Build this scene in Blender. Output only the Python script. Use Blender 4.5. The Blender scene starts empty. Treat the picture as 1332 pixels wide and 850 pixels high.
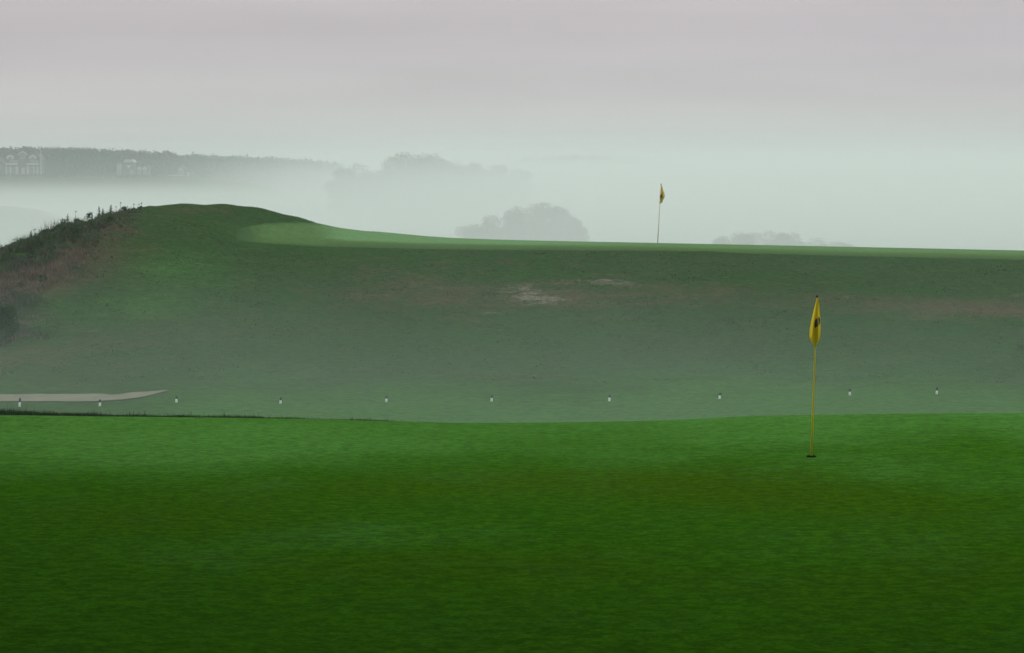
import bpy, bmesh, math, random
import numpy as np
from mathutils import Vector, Matrix, noise as mnoise

random.seed(7)
rng = np.random.default_rng(7)
sc = bpy.context.scene
COL = sc.collection

# ------------------------------------------------------------------ camera
W, H, F = 1332.0, 850.0, 3145.0
CAMZ = 3.85
HOR = 220.0
PITCH = math.atan((H / 2 - HOR) / F)
cp, sp = math.cos(PITCH), math.sin(PITCH)


def slope(py):
    v = (H / 2 - py) / F
    return (-sp + v * cp) / (cp + v * sp)


def lat(px, py):
    v = (H / 2 - py) / F
    return ((px - W / 2) / F) / (cp + v * sp)


def zat(py, Y):
    return CAMZ + slope(py) * Y


def at(px, py, Y):
    """the world point seen at photo pixel (px, py) at distance Y"""
    return Vector((lat(px, py) * Y, Y, zat(py, Y)))


# ------------------------------------------------------------------ terrain
def pchip(xk, yk, x):
    xk = np.asarray(xk, float); yk = np.asarray(yk, float); x = np.asarray(x, float)
    h = np.diff(xk); d = np.diff(yk) / h
    m = np.zeros(len(xk))
    for i in range(1, len(xk) - 1):
        if d[i - 1] * d[i] > 0:
            w1 = 2 * h[i] + h[i - 1]; w2 = h[i] + 2 * h[i - 1]
            m[i] = (w1 + w2) / (w1 / d[i - 1] + w2 / d[i])
    m[0], m[-1] = d[0], d[-1]
    xc = np.clip(x, xk[0], xk[-1])
    i = np.clip(np.searchsorted(xk, xc) - 1, 0, len(xk) - 2)
    t = (xc - xk[i]) / h[i]
    return ((2 * t**3 - 3 * t**2 + 1) * yk[i] + (t**3 - 2 * t**2 + t) * h[i] * m[i]
            + (-2 * t**3 + 3 * t**2) * yk[i + 1] + (t**3 - t**2) * h[i] * m[i + 1])


# columns: photo x -> list of (distance, photo y) seen from the camera, then world heights beyond
EDGE_X = [-400, 0, 150, 300, 450, 560, 700, 800, 900, 1000, 1100, 1332, 1700]
EDGE_PY = [540, 542, 544, 546, 549, 552, 553, 551, 547, 543, 540.5, 540, 540]
EDGE_Y = 37.0
colsdef = {
    -400: [(57, 524), (62, 500), (66, 466), (70, 420), (73, 396)],
    0: [(57, 522), (62, 490), (66, 440), (70, 380), (74, 331)],
    50: [(57, 522), (62, 489), (66, 440), (70, 384), (73, 345), (76, 311)],
    100: [(57, 522), (62, 488), (66, 440), (70, 388), (74, 335), (78, 292.5)],
    150: [(57, 521), (62, 487), (66, 440), (70, 389), (74, 338), (78, 295), (80, 279.5)],
    200: [(57, 520), (62, 487), (66, 440), (70, 390), (74, 340), (78, 299), (82, 269)],
    240: [(57, 520), (62, 487), (66, 441), (70, 392), (74, 344), (78, 302), (81, 275), (83, 265.5)],
    290: [(57, 520), (62, 487), (66, 442), (70, 394), (74, 348), (78, 314), (82, 278), (85, 266)],
    330: [(57, 520), (62, 487), (66, 443), (70, 396), (74, 352), (78, 322), (80, 312), (83, 292), (86, 271)],
    380: [(57, 520), (62, 487), (66, 443), (70, 398), (74, 357), (78, 325), (80, 316), (84, 296), (87.5, 282)],
    420: [(57, 520), (62, 487), (66, 443), (70, 400), (74, 360), (78, 326), (80, 319), (84, 304), (88, 293)],
    470: [(57, 520), (62, 487), (66, 443), (70, 400), (74, 361), (77.5, 330), (79, 323), (84, 310), (89, 300.5)],
    600: [(57, 520), (62, 485), (66, 443), (70, 400), (74, 361), (77.5, 332), (79, 325), (84, 317), (89, 311)],
    850: [(57, 518), (62, 483), (66, 440), (70, 398), (74, 360), (77.5, 334), (79, 327), (84, 321), (89, 317)],
    1000: [(57, 516), (62, 481), (66, 440), (70, 398), (74, 362), (77.5, 338), (79, 331), (84, 325), (89, 320)],
    1332: [(57, 513), (62, 478), (66, 438), (70, 397), (74, 366), (77.5, 346), (79, 338), (84, 332), (89, 327)],
    1700: [(57, 513), (62, 478), (66, 438), (70, 399), (74, 370), (77.5, 352), (79, 345), (84, 340), (89, 336)],
}
YF = np.concatenate([np.arange(-60, 20, 1.0), np.arange(20, 34, 0.25), np.arange(34, 110, 0.1),
                     np.arange(110, 400, 5), np.arange(400, 4200, 20)])


def col_profile(px, pts):
    epy = float(pchip(EDGE_X, EDGE_PY, [px])[0])
    ze = zat(epy, EDGE_Y)
    Yk = [-60, -20, -4, 1.5, 8, 14, 18, 24, 31, EDGE_Y, 39.0, 43, 48, 52.5]
    zk = [CAMZ + 6.5, CAMZ + 1.6, CAMZ - 1.5, CAMZ - 1.68, CAMZ - 2.6, -0.22, -0.12, -0.06 + 0.2 * ze, 0.02 + .6 * ze, ze,
          ze - 0.32, ze - 1.2, ze - 1.78, ze - 1.90]
    for Y, py in pts:
        Yk.append(Y); zk.append(zat(py, Y))
    yc, zc = Yk[-1], zk[-1]
    left = np.clip((460 - px) / 160, 0, 1); left = left * left * (3 - 2 * left)
    # valley floor and the far shore (z relative to the camera)
    Yk += [yc + 3, yc + 14, yc + 40, 180]
    zk += [zc - 0.55, zc - 3.6, CAMZ - 10.5, CAMZ - 12.5]
    lf = np.clip((170 - px) / 150, 0, 1); lf = lf * lf * (3 - 2 * lf)
    Yk += [320, 520, 585]
    zk += [CAMZ - 14, CAMZ - 14 + 6.6 * lf, CAMZ - 14]
    Yk += [600, 700, 735, 800, 900, 1200, 1600, 4200]
    zk += [CAMZ - 13 + 2 * left, CAMZ - 13 + 7 * left, CAMZ - 13 + 8.8 * left, CAMZ - 12 + 9 * left,
           CAMZ - 11 + 10 * left, CAMZ - 7 + 5 * left, CAMZ - 4, CAMZ - 4]
    return pchip(Yk, zk, YF)


cx = sorted(colsdef)
prof = np.array([col_profile(px, colsdef[px]) for px in cx])
PXF = np.arange(-400, 1701, 5.0)
TAB = np.empty((len(PXF), len(YF)))
for j in range(len(YF)):
    TAB[:, j] = pchip(cx, prof[:, j], PXF)


def vnoise(x, y, scale, seed=0):
    """smooth value noise, vectorised"""
    x = np.asarray(x, float) / scale + 31.7 * seed; y = np.asarray(y, float) / scale + 17.3 * seed
    xi = np.floor(x).astype(np.int64); yi = np.floor(y).astype(np.int64)
    fx = x - xi; fy = y - yi
    fx = fx * fx * (3 - 2 * fx); fy = fy * fy * (3 - 2 * fy)

    def hsh(a, b):
        n = (a * 374761393 + b * 668265263 + seed * 1442695041) & 0xffffffff
        n = ((n ^ (n >> 13)) * 1274126177) & 0xffffffff
        return ((n ^ (n >> 16)) & 0xffff) / 65535.0 * 2 - 1
    return ((hsh(xi, yi) * (1 - fx) + hsh(xi + 1, yi) * fx) * (1 - fy)
            + (hsh(xi, yi + 1) * (1 - fx) + hsh(xi + 1, yi + 1) * fx) * fy)


def base_h(X, Y):
    X = np.asarray(X, float); Y = np.asarray(Y, float)
    Yd = np.maximum(Y, 14.0)
    px = np.clip(W / 2 + F * X / Yd * cp, -400, 1700)
    ip = np.clip((px + 400) / 5.0, 0, len(PXF) - 1.001)
    i = ip.astype(int); fi = ip - i
    jj = np.clip(np.searchsorted(YF, Y, side='right') - 1, 0, len(YF) - 2)
    fj = np.clip((Y - YF[jj]) / (YF[jj + 1] - YF[jj]), 0, 1)
    z = ((TAB[i, jj] * (1 - fi) + TAB[i + 1, jj] * fi) * (1 - fj)
         + (TAB[i, jj + 1] * (1 - fi) + TAB[i + 1, jj + 1] * fi) * fj)
    # a little more hill towards the near right behind the camera
    return z


def smooth(a, b, x):
    t = np.clip((np.asarray(x, float) - a) / (b - a), 0, 1)
    return t * t * (3 - 2 * t)


def pxof(X, Y):
    return W / 2 + F * np.asarray(X, float) / np.maximum(np.asarray(Y, float), 14.0) * cp


def rough_amount(X, Y):
    """1 where the ground is unmown: bank and mound; 0 on greens"""
    px = pxof(X, Y)
    m = smooth(38.5, 44, Y)
    gf = front_green2(X)
    on2 = smooth(-0.6, 0.4, Y - gf) * smooth(285, 325, px) * (1 - smooth(94, 100, Y))
    back = back_green2(X)
    on2 = on2 * (1 - smooth(-.2, .8, Y - back))
    return m * (1 - on2)


def front_green2(X):
    return 78.6 + 0.012 * np.asarray(X) + 0.35 * np.sin(np.asarray(X) * 0.35)


G2X0 = float(lat(303, 312) * 81.5)


def back_green2(X):
    X = np.asarray(X, float)
    t = np.clip((X - G2X0) / 2.2, 0, 1)
    return front_green2(X) + np.sqrt(t) * 5.8 + 12 * smooth(G2X0 + 2.0, G2X0 + 7.0, X)


def ground_h(X, Y):
    r = rough_amount(X, Y)
    near = 1 - smooth(90, 200, Y)
    n = (0.10 * vnoise(X, Y, 3.1, 1) + 0.045 * vnoise(X, Y, 1.1, 2) + 0.018 * vnoise(X, Y, .45, 3)) * r * near * (1 - .65 * smooth(190, 230, pxof(X, Y)) * (1 - smooth(420, 520, pxof(X, Y))) * smooth(74, 80, Y))
    # the left ridge is lumpier
    px = pxof(X, Y)
    lr = (1 - smooth(60, 210, px)) * smooth(60, 68, Y) * near
    n = n + lr * (0.10 * vnoise(X, Y, .8, 4) + .05 * vnoise(X, Y, .35, 6))
    far = smooth(120, 300, Y)
    n = n + far * 0.6 * vnoise(X, Y, 60, 5)
    g = (1 - smooth(37, 39, Y)) * 0.012 * vnoise(X, Y, 4.5, 8)
    return base_h(X, Y) + n + g


# ------------------------------------------------------------------ helpers
def tag(o, label=None, cat=None, group=None, kind=None):
    if label: o['label'] = label
    if cat: o['category'] = cat
    if group: o['group'] = group
    if kind: o['kind'] = kind
    return o


def empty(name, loc, rz=0.0):
    o = bpy.data.objects.new(name, None)
    o.empty_display_size = .2
    COL.objects.link(o); o.location = loc; o.rotation_euler = (0, 0, rz)
    return o


def mesh_obj(name, verts, faces, mat, parent=None, smooth_=False):
    me = bpy.data.meshes.new(name)
    me.from_pydata([tuple(v) for v in verts], [], [tuple(f) for f in faces])
    me.update()
    if smooth_:
        me.polygons.foreach_set('use_smooth', [True] * len(me.polygons))
    me.materials.append(mat)
    o = bpy.data.objects.new(name, me); COL.objects.link(o)
    if parent: o.parent = parent
    return o


def np_mesh(name, V, Fa, mat, parent=None, smooth_=False, attr=None):
    """fast mesh from arrays; Fa is (n,3) or (n,4)"""
    me = bpy.data.meshes.new(name)
    n, k = Fa.shape
    me.vertices.add(len(V)); me.vertices.foreach_set('co', V.astype(np.float32).ravel())
    me.loops.add(n * k); me.loops.foreach_set('vertex_index', Fa.astype(np.int32).ravel())
    me.polygons.add(n); me.polygons.foreach_set('loop_start', np.arange(0, n * k, k, dtype=np.int32))
    me.update(calc_edges=True)
    me.polygons.foreach_set('use_smooth', np.full(n, smooth_))
    if attr:
        for nm, arr in attr.items():
            a = me.color_attributes.new(nm, 'FLOAT_COLOR', 'POINT')
            c = np.ones((len(V), 4), np.float32); c[:, :arr.shape[1]] = arr
            a.data.foreach_set('color', c.ravel())
    me.materials.append(mat)
    me.validate()
    o = bpy.data.objects.new(name, me); COL.objects.link(o)
    if parent: o.parent = parent
    return o


def bm_obj(name, bm, mat, parent=None, smooth_=False):
    me = bpy.data.meshes.new(name); bm.to_mesh(me); bm.free()
    if smooth_:
        me.polygons.foreach_set('use_smooth', [True] * len(me.polygons))
    me.materials.append(mat)
    o = bpy.data.objects.new(name, me); COL.objects.link(o)
    if parent: o.parent = parent
    return o


def add_box(bm, x0, x1, y0, y1, z0, z1):
    vs = [bm.verts.new(c) for c in ((x0, y0, z0), (x1, y0, z0), (x1, y1, z0), (x0, y1, z0),
                                    (x0, y0, z1), (x1, y0, z1), (x1, y1, z1), (x0, y1, z1))]
    for f in ((0, 3, 2, 1), (4, 5, 6, 7), (0, 1, 5, 4), (1, 2, 6, 5), (2, 3, 7, 6), (3, 0, 4, 7)):
        bm.faces.new([vs[i] for i in f])


def add_prism(bm, poly, y0, y1):
    """poly of (x,z) counter-clockwise seen from -y, extruded y0..y1"""
    a = [bm.verts.new((x, y0, z)) for x, z in poly]; b = [bm.verts.new((x, y1, z)) for x, z in poly]
    bm.faces.new(a); bm.faces.new(b[::-1])
    n = len(poly)
    for i in range(n):
        bm.faces.new((a[i], b[i], b[(i + 1) % n], a[(i + 1) % n]))


def add_tube(bm, pts, radii, seg=8):
    rings = []
    for i, (p, r) in enumerate(zip(pts, radii)):
        p = Vector(p)
        d = Vector(pts[min(i + 1, len(pts) - 1)]) - Vector(pts[max(i - 1, 0)])
        d.normalize()
        a = d.orthogonal().normalized(); b = d.cross(a)
        rings.append([bm.verts.new(p + a * r * math.cos(2 * math.pi * k / seg) + b * r * math.sin(2 * math.pi * k / seg))
                      for k in range(seg)])
    for q in range(len(rings) - 1):
        for k in range(seg):
            bm.faces.new((rings[q][k], rings[q][(k + 1) % seg], rings[q + 1][(k + 1) % seg], rings[q + 1][k]))
    bm.faces.new(rings[0][::-1]); bm.faces.new(rings[-1])


# ------------------------------------------------------------------ materials
def new_mat(name):
    m = bpy.data.materials.new(name); m.use_nodes = True
    nt = m.node_tree
    b = nt.nodes['Principled BSDF']
    return m, nt, b


def N(nt, typ, **kw):
    n = nt.nodes.new(typ)
    for k, v in kw.items():
        setattr(n, k, v)
    return n


def plain(name, col, rough=.6, var=.25, scale=8.0, metallic=0.0, spec=.3):
    m, nt, b = new_mat(name)
    tc = N(nt, 'ShaderNodeTexCoord'); nz = N(nt, 'ShaderNodeTexNoise')
    nz.inputs['Scale'].default_value = scale; nz.inputs['Detail'].default_value = 5
    nt.links.new(tc.outputs['Object'], nz.inputs['Vector'])
    mr = N(nt, 'ShaderNodeMapRange')
    mr.inputs['From Min'].default_value = .25; mr.inputs['From Max'].default_value = .75
    mr.inputs['To Min'].default_value = 1 - var; mr.inputs['To Max'].default_value = 1 + var
    nt.links.new(nz.outputs['Fac'], mr.inputs['Value'])
    mx = N(nt, 'ShaderNodeVectorMath', operation='SCALE')
    mx.inputs[0].default_value = col[:3]
    nt.links.new(mr.outputs[0], mx.inputs['Scale'])
    nt.links.new(mx.outputs[0], b.inputs['Base Color'])
    b.inputs['Roughness'].default_value = rough; b.inputs['Metallic'].default_value = metallic
    b.inputs['Specular IOR Level'].default_value = spec
    return m


def noise_node(nt, vec, scale, detail=6, rough=.6, stretch=None):
    src = vec
    if stretch:
        mp = N(nt, 'ShaderNodeMapping'); mp.inputs['Scale'].default_value = stretch
        nt.links.new(vec, mp.inputs['Vector']); src = mp.outputs[0]
    nz = N(nt, 'ShaderNodeTexNoise'); nz.inputs['Scale'].default_value = scale
    nz.inputs['Detail'].default_value = detail; nz.inputs['Roughness'].default_value = rough
    nt.links.new(src, nz.inputs['Vector'])
    return nz.outputs['Fac']


def remap(nt, val, a, b, c=0.0, d=1.0):
    mr = N(nt, 'ShaderNodeMapRange'); mr.interpolation_type = 'SMOOTHSTEP'
    mr.inputs['From Min'].default_value = a; mr.inputs['From Max'].default_value = b
    mr.inputs['To Min'].default_value = c; mr.inputs['To Max'].default_value = d
    nt.links.new(val, mr.inputs['Value'])
    return mr.outputs[0]


def mixc(nt, fac, a, b, mode='MIX'):
    m = N(nt, 'ShaderNodeMix', data_type='RGBA', blend_type=mode)
    if isinstance(fac, (int, float)): m.inputs[0].default_value = fac
    else: nt.links.new(fac, m.inputs[0])
    for k, v in ((6, a), (7, b)):
        if isinstance(v, tuple): m.inputs[k].default_value = (*v[:3], 1)
        else: nt.links.new(v, m.inputs[k])
    return m.outputs[2]


def math_(nt, op, a, b):
    m = N(nt, 'ShaderNodeMath', operation=op)
    for k, v in ((0, a), (1, b)):
        if isinstance(v, (int, float)): m.inputs[k].default_value = v
        else: nt.links.new(v, m.inputs[k])
    return m.outputs[0]


def green_mat(name, c1, c2, c3, light, sheen=.3, zone3=(.026, .058, .018)):
    """mown putting turf: cool and yellowish patches, fine mottling, slight dew sheen"""
    m, nt, b = new_mat(name)
    tc = N(nt, 'ShaderNodeTexCoord'); P = tc.outputs['Object']
    a = N(nt, 'ShaderNodeVertexColor'); a.layer_name = 'zones'
    sep = N(nt, 'ShaderNodeSeparateColor'); nt.links.new(a.outputs['Color'], sep.inputs[0])
    big = noise_node(nt, P, .16, 3, .5, (1, 1.6, 1))
    mid = noise_node(nt, P, .8, 6, .62, (1, 1.3, 1))
    fin = noise_node(nt, P, 7.0, 6, .72, (.85, 1.1, 1))
    vf = noise_node(nt, P, 30.0, 4, .8, (.6, 1.0, 1))
    yel = remap(nt, math_(nt, 'ADD', math_(nt, 'ADD', math_(nt, 'MULTIPLY', big, .5), math_(nt, 'MULTIPLY', mid, .45)), sep.outputs[0]), .45, 1.0)
    col = mixc(nt, yel, c1, c2)
    col = mixc(nt, math_(nt, 'MULTIPLY', remap(nt, mid, .48, .70), .5), col, c3)
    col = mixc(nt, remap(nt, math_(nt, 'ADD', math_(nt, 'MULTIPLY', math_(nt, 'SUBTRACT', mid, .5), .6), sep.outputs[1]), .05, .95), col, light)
    col = mixc(nt, sep.outputs[2], col, zone3)
    col = mixc(nt, 1.0, col, N_grey(nt, remap(nt, fin, .30, .70, .68, 1.34)), 'MULTIPLY')
    col = mixc(nt, 1.0, col, N_grey(nt, remap(nt, vf, .28, .72, .70, 1.33)), 'MULTIPLY')
    nt.links.new(col, b.inputs['Base Color'])
    b.inputs['Roughness'].default_value = .75
    b.inputs['Specular IOR Level'].default_value = 0
    b.inputs['Sheen Weight'].default_value = sheen
    b.inputs['Sheen Roughness'].default_value = .45
    b.inputs['Sheen Tint'].default_value = (.45, .9, .5, 1)
    bp = N(nt, 'ShaderNodeBump'); bp.inputs['Strength'].default_value = .5; bp.inputs['Distance'].default_value = .02
    nt.links.new(fin, bp.inputs['Height']); nt.links.new(bp.outputs[0], b.inputs['Normal'])
    return m


def N_grey(nt, val):
    c = N(nt, 'ShaderNodeCombineColor')
    for k in range(3): nt.links.new(val, c.inputs[k])
    return c.outputs[0]


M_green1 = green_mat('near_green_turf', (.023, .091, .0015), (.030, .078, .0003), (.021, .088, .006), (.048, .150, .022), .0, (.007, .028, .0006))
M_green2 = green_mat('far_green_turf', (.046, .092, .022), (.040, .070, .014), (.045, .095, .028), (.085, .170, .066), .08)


def ground_mat():
    m, nt, b = new_mat('rough_turf')
    tc = N(nt, 'ShaderNodeTexCoord'); P = tc.outputs['Object']
    at_ = N(nt, 'ShaderNodeVertexColor'); at_.layer_name = 'zones'
    sep = N(nt, 'ShaderNodeSeparateColor'); nt.links.new(at_.outputs['Color'], sep.inputs[0])
    big = noise_node(nt, P, .22, 5, .6, (.6, 1, 1))
    mid = noise_node(nt, P, 1.3, 6, .65, (.6, 1, 1))
    fin = noise_node(nt, P, 9, 6, .7, (.5, 1, 1))
    green = mixc(nt, remap(nt, big, .35, .65), (.021, .056, .015), (.027, .055, .020))
    green = mixc(nt, math_(nt, 'MULTIPLY', remap(nt, mid, .5, .7), .6), green, (.042, .055, .020))
    # brown dry grass
    bf = remap(nt, math_(nt, 'ADD', sep.outputs[0], math_(nt, 'MULTIPLY', math_(nt, 'SUBTRACT', mid, .5), 1.5)), .25, .95)
    col = mixc(nt, bf, green, (.060, .055, .032))
    # bare sandy soil
    sf = remap(nt, math_(nt, 'ADD', sep.outputs[1], math_(nt, 'MULTIPLY', math_(nt, 'ADD', math_(nt, 'SUBTRACT', mid, .5), math_(nt, 'MULTIPLY', math_(nt, 'SUBTRACT', fin, .5), .8)), 1.6)), .42, .95)
    col = mixc(nt, sf, col, (.120, .118, .086))
    # mown fairway at the foot
    ff = remap(nt, math_(nt, 'ADD', sep.outputs[2], math_(nt, 'MULTIPLY', math_(nt, 'SUBTRACT', mid, .5), 1.0)), .0, 1.0)
    col = mixc(nt, ff, col, (.036, .098, .022))
    col = mixc(nt, 1.0, col, N_grey(nt, remap(nt, fin, .28, .72, .62, 1.42)), 'MULTIPLY')
    nt.links.new(col, b.inputs['Base Color'])
    b.inputs['Roughness'].default_value = .9; b.inputs['Specular IOR Level'].default_value = 0
    b.inputs['Sheen Weight'].default_value = .0; b.inputs['Sheen Tint'].default_value = (.6, .9, .6, 1)
    bp = N(nt, 'ShaderNodeBump'); bp.inputs['Strength'].default_value = .6; bp.inputs['Distance'].default_value = .08
    nt.links.new(fin, bp.inputs['Height']); nt.links.new(bp.outputs[0], b.inputs['Normal'])
    return m


M_ground = ground_mat()


def attr_mat(name, rough=.85, sheen=.0, bump=False):
    m, nt, b = new_mat(name)
    a = N(nt, 'ShaderNodeVertexColor'); a.layer_name = 'tone'
    tc = N(nt, 'ShaderNodeTexCoord')
    nz = noise_node(nt, tc.outputs['Object'], 1.7, 3)
    col = mixc(nt, 1.0, a.outputs['Color'], N_grey(nt, remap(nt, nz, .3, .7, .8, 1.2)), 'MULTIPLY')
    nt.links.new(col, b.inputs['Base Color'])
    b.inputs['Roughness'].default_value = rough; b.inputs['Specular IOR Level'].default_value = .15
    return m


M_leaf = attr_mat('leaves_and_blades')
M_sand = plain('compacted_sand', (.115, .120, .080), .9, .18, 2.5)
M_pole = plain('yellow_painted_pole', (.66, .58, .015), .4, .08, 6, spec=.5)
M_flag = plain('yellow_flag_cloth', (.86, .68, .008), .75, .10, 5)
M_flag_old = plain('faded_yellow_flag_cloth', (.50, .40, .05), .75, .15, 8)
M_pole_pale = plain('pale_painted_pole', (.62, .62, .38), .5, .06, 6)
M_black = plain('black_print', (.015, .014, .012), .6, .2, 20)
M_brown = plain('brown_print', (.12, .085, .02), .6, .2, 20)
M_goldline = plain('pale_gold_print', (.45, .38, .10), .6, .15, 20)
M_darkgreen = plain('dark_green_paint', (.005, .018, .010), .6, .2, 30)
M_white = plain('white_paint', (.66, .70, .66), .5, .08, 30)
M_bark = plain('bark', (.06, .05, .04), .9, .3, 4)
M_siding = plain('weathered_shingle_wall', (.10, .11, .115), .8, .15, 1.5)
M_trim = plain('white_trim', (.33, .36, .37), .5, .06, 4)
M_roof = plain('grey_shingle_roof', (.07, .075, .08), .85, .2, 2)
M_roof_pale = plain('pale_metal_roof', (.30, .33, .34), .5, .1, 2)
M_glass = plain('window_glass', (.10, .12, .13), .1, .1, 4, spec=.8)
M_liner = plain('hole_liner', (.005, .010, .003), 1.0, .2, 30, spec=0)

# ------------------------------------------------------------------ ground sheet
Ys = np.concatenate([np.linspace(-60, 12, 30), np.linspace(12.6, 34, 60), np.linspace(34.2, 50, 90),
                     np.linspace(50.15, 97, 340), np.linspace(97.6, 130, 40), np.geomspace(132, 4200, 110)])
s0 = np.linspace(-1, 1, 701)
S = 0.27 * s0 + 1.1 * s0 ** 7
XX = S[None, :] * (np.maximum(Ys, -10)[:, None] * 1.0 + 25)
YY = np.repeat(Ys[:, None], len(S), 1)
ZZ = ground_h(XX, YY)
px = pxof(XX, YY)
py = HOR - (ZZ - CAMZ) / np.maximum(YY, 5) * F


def blob(x0, y0, rx, ry, amp=1.0):
    return amp * np.exp(-(((px - x0) / rx) ** 2 + ((py - y0) / ry) ** 2))


near = (YY > 50) & (YY < 100)
brown = (blob(760, 385, 300, 24, .62) + blob(1200, 397, 200, 18, .58) + blob(1300, 408, 90, 14, .5) + blob(560, 495, 120, 9, .35)
         + blob(690, 490, 90, 8, .45) + blob(20, 468, 110, 26, .6) + blob(120, 320, 90, 40, .8) + blob(30, 365, 120, 35, .6)
         + blob(250, 272, 100, 14, .48) + blob(300, 440, 150, 40, .22) + blob(640, 345, 300, 14, .25) + blob(60, 500, 150, 9, .35)
         + blob(950, 470, 300, 30, .22) + blob(150, 440, 80, 30, .3) + blob(500, 390, 160, 50, .3) + blob(1200, 350, 240, 12, .25)) * near
soil = (blob(680, 380, 46, 14, .70) + blob(712, 392, 34, 7, .6) + blob(645, 408, 24, 5, .42) + blob(795, 368, 46, 8, .80)
        + blob(1115, 388, 40, 5, .40) + blob(1328, 382, 16, 6, .5) + blob(905, 394, 50, 4, .35) + blob(380, 462, 40, 5, .28)
        + blob(690, 492, 60, 4, .28) + blob(150, 462, 30, 8, .25)) * near
fair = (smooth(455, 560, py + 14 * vnoise(XX, YY, 4.0, 71) + 8 * vnoise(XX, YY, 1.2, 72)) * 1.25 * (.45 + .55 * smooth(150, 330, px)) * near
        + blob(180, 400, 110, 22, .45) * near + blob(230, 350, 80, 30, .55) * near + blob(330, 300, 60, 20, .4) * near
        + ((YY > 36) & (YY <= 50)) * .8 + smooth(84, 90, YY) * near * .5 + (YY < 36) * 1.0)
zones = np.stack([brown, soil, fair], -1).reshape(-1, 3)
nr, ncn = XX.shape
idx = np.arange(nr * ncn).reshape(nr, ncn)
Fq = np.stack([idx[:-1, :-1], idx[:-1, 1:], idx[1:, 1:], idx[1:, :-1]], -1).reshape(-1, 4)
V = np.stack([XX, YY, ZZ], -1).reshape(-1, 3)
g = np_mesh('ground', V, Fq, M_ground, None, True, {'zones': zones})
tag(g, 'rolling rough turf ground with the grassy bank, the mound and the valley beyond', 'ground', kind='structure')

# distance of the sheet from another camera position is real: greens lie 8 mm above it


def sheet(name, X, Y, mat, lift, attr=None):
    Z = ground_h(X, Y) + lift
    n, m_ = X.shape
    idx = np.arange(n * m_).reshape(n, m_)
    Fq = np.stack([idx[:-1, :-1], idx[:-1, 1:], idx[1:, 1:], idx[1:, :-1]], -1).reshape(-1, 4)
    return np_mesh(name, np.stack([X, Y, Z], -1).reshape(-1, 3), Fq, mat, None, True, attr)


# near putting green
xs = np.linspace(-14, 14, 281)
t = np.concatenate([np.linspace(0, .8, 90), np.linspace(.805, 1, 60)])
edge = EDGE_Y + .55 + .12 * np.sin(xs * .9) + .18 * np.sin(xs * .37 + 1)
Xg = np.repeat(xs[None, :], len(t), 0); Yg = 13.0 + t[:, None] * (edge[None, :] - 13.0)
gz = ground_h(Xg, Yg); gpx = pxof(Xg, Yg); gpy = HOR - (gz - CAMZ) / Yg * F


def gb(x0, y0, rx, ry, amp):
    return amp * np.exp(-(((gpx - x0) / rx) ** 2 + ((gpy - y0) / ry) ** 2))


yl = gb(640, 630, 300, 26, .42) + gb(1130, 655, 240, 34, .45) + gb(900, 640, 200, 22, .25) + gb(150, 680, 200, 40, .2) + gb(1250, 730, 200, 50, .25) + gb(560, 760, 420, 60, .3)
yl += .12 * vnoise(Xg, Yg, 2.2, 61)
lt = .75 * (1 - smooth(540, 670, gpy + 16 * vnoise(Xg, Yg, 2.6, 68) + 7 * vnoise(Xg, Yg, .8, 69))) * (.9 + .25 * vnoise(Xg, Yg, 3.5, 62)) + gb(170, 585, 260, 30, .45) + gb(1060, 700, 200, 30, .26) + gb(500, 705, 240, 34, .22) + gb(240, 715, 140, 22, .2) + gb(1120, 800, 120, 14, .2) + gb(800, 690, 120, 12, .2)  # paler far end: mist painted into the turf colour; blobs are lighter patches
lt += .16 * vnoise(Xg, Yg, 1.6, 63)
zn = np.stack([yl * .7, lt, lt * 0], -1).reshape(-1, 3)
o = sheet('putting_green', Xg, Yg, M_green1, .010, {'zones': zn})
tag(o, 'smooth close-mown dark green putting green filling the foreground', 'putting green', kind='structure')

def solve_ground(pxv, pyv, Y0=50.0, Y1=92.0):
    """first ground point on the view ray through a photo pixel"""
    a = lat(pxv, pyv); s = slope(pyv)
    Yv = np.arange(Y0, Y1, .02)
    g_ = ground_h(a * Yv, Yv); r = CAMZ + s * Yv
    k = np.argmax(g_ >= r)
    if g_[k] < r[k]: k = int(np.argmax(g_ - r))
    return Vector((a * Yv[k], Yv[k], float(g_[k])))


# upper putting green with its tongue round the mound
fr_c = [(302, 307), (306, 311), (320, 315), (350, 318), (420, 321.5), (600, 325.5), (850, 327.5), (1000, 331), (1332, 339), (1600, 345)]
bk_c = [(302, 306), (307, 301), (318, 297), (335, 293.5), (360, 291), (400, 290.5), (430, 293.5), (470, 299)]
uu = np.concatenate([302 + (1 - np.cos(np.linspace(0, math.pi / 2, 40))) * 40, np.linspace(344, 1600, 260)])
FR = [solve_ground(x, float(pchip(*zip(*fr_c), [x])[0]), 74, 88) for x in uu]
xs = np.array([p.x for p in FR]); ff2 = np.array([p.y for p in FR])
bb2 = np.empty(len(uu))
for q, x in enumerate(uu):
    if x < 425:
        bb2[q] = max(solve_ground(x, float(pchip(*zip(*bk_c), [x])[0]), 74, 89).y, ff2[q] + .02)
    else:
        bb2[q] = min(bb2[q - 1] + .15, 94.0)
ker = np.hanning(9); ker /= ker.sum()
ffs = np.convolve(np.pad(ff2, 4, 'edge'), ker, 'valid'); bbs = np.convolve(np.pad(bb2, 4, 'edge'), ker, 'valid')
wsm = smooth(305, 330, uu); ff2 = ff2 * (1 - wsm) + ffs * wsm; bb2 = bb2 * (1 - wsm) + bbs * wsm
t = np.linspace(0, 1, 90)
Xg = np.array([ff2 * (1 - k) + bb2 * k for k in t]); Yg = Xg.copy()
Xg = (xs / ff2)[None, :] * Yg
gpx = np.repeat(uu[None, :], len(t), 0); tt2 = np.repeat(t[:, None], len(uu), 1)
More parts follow.
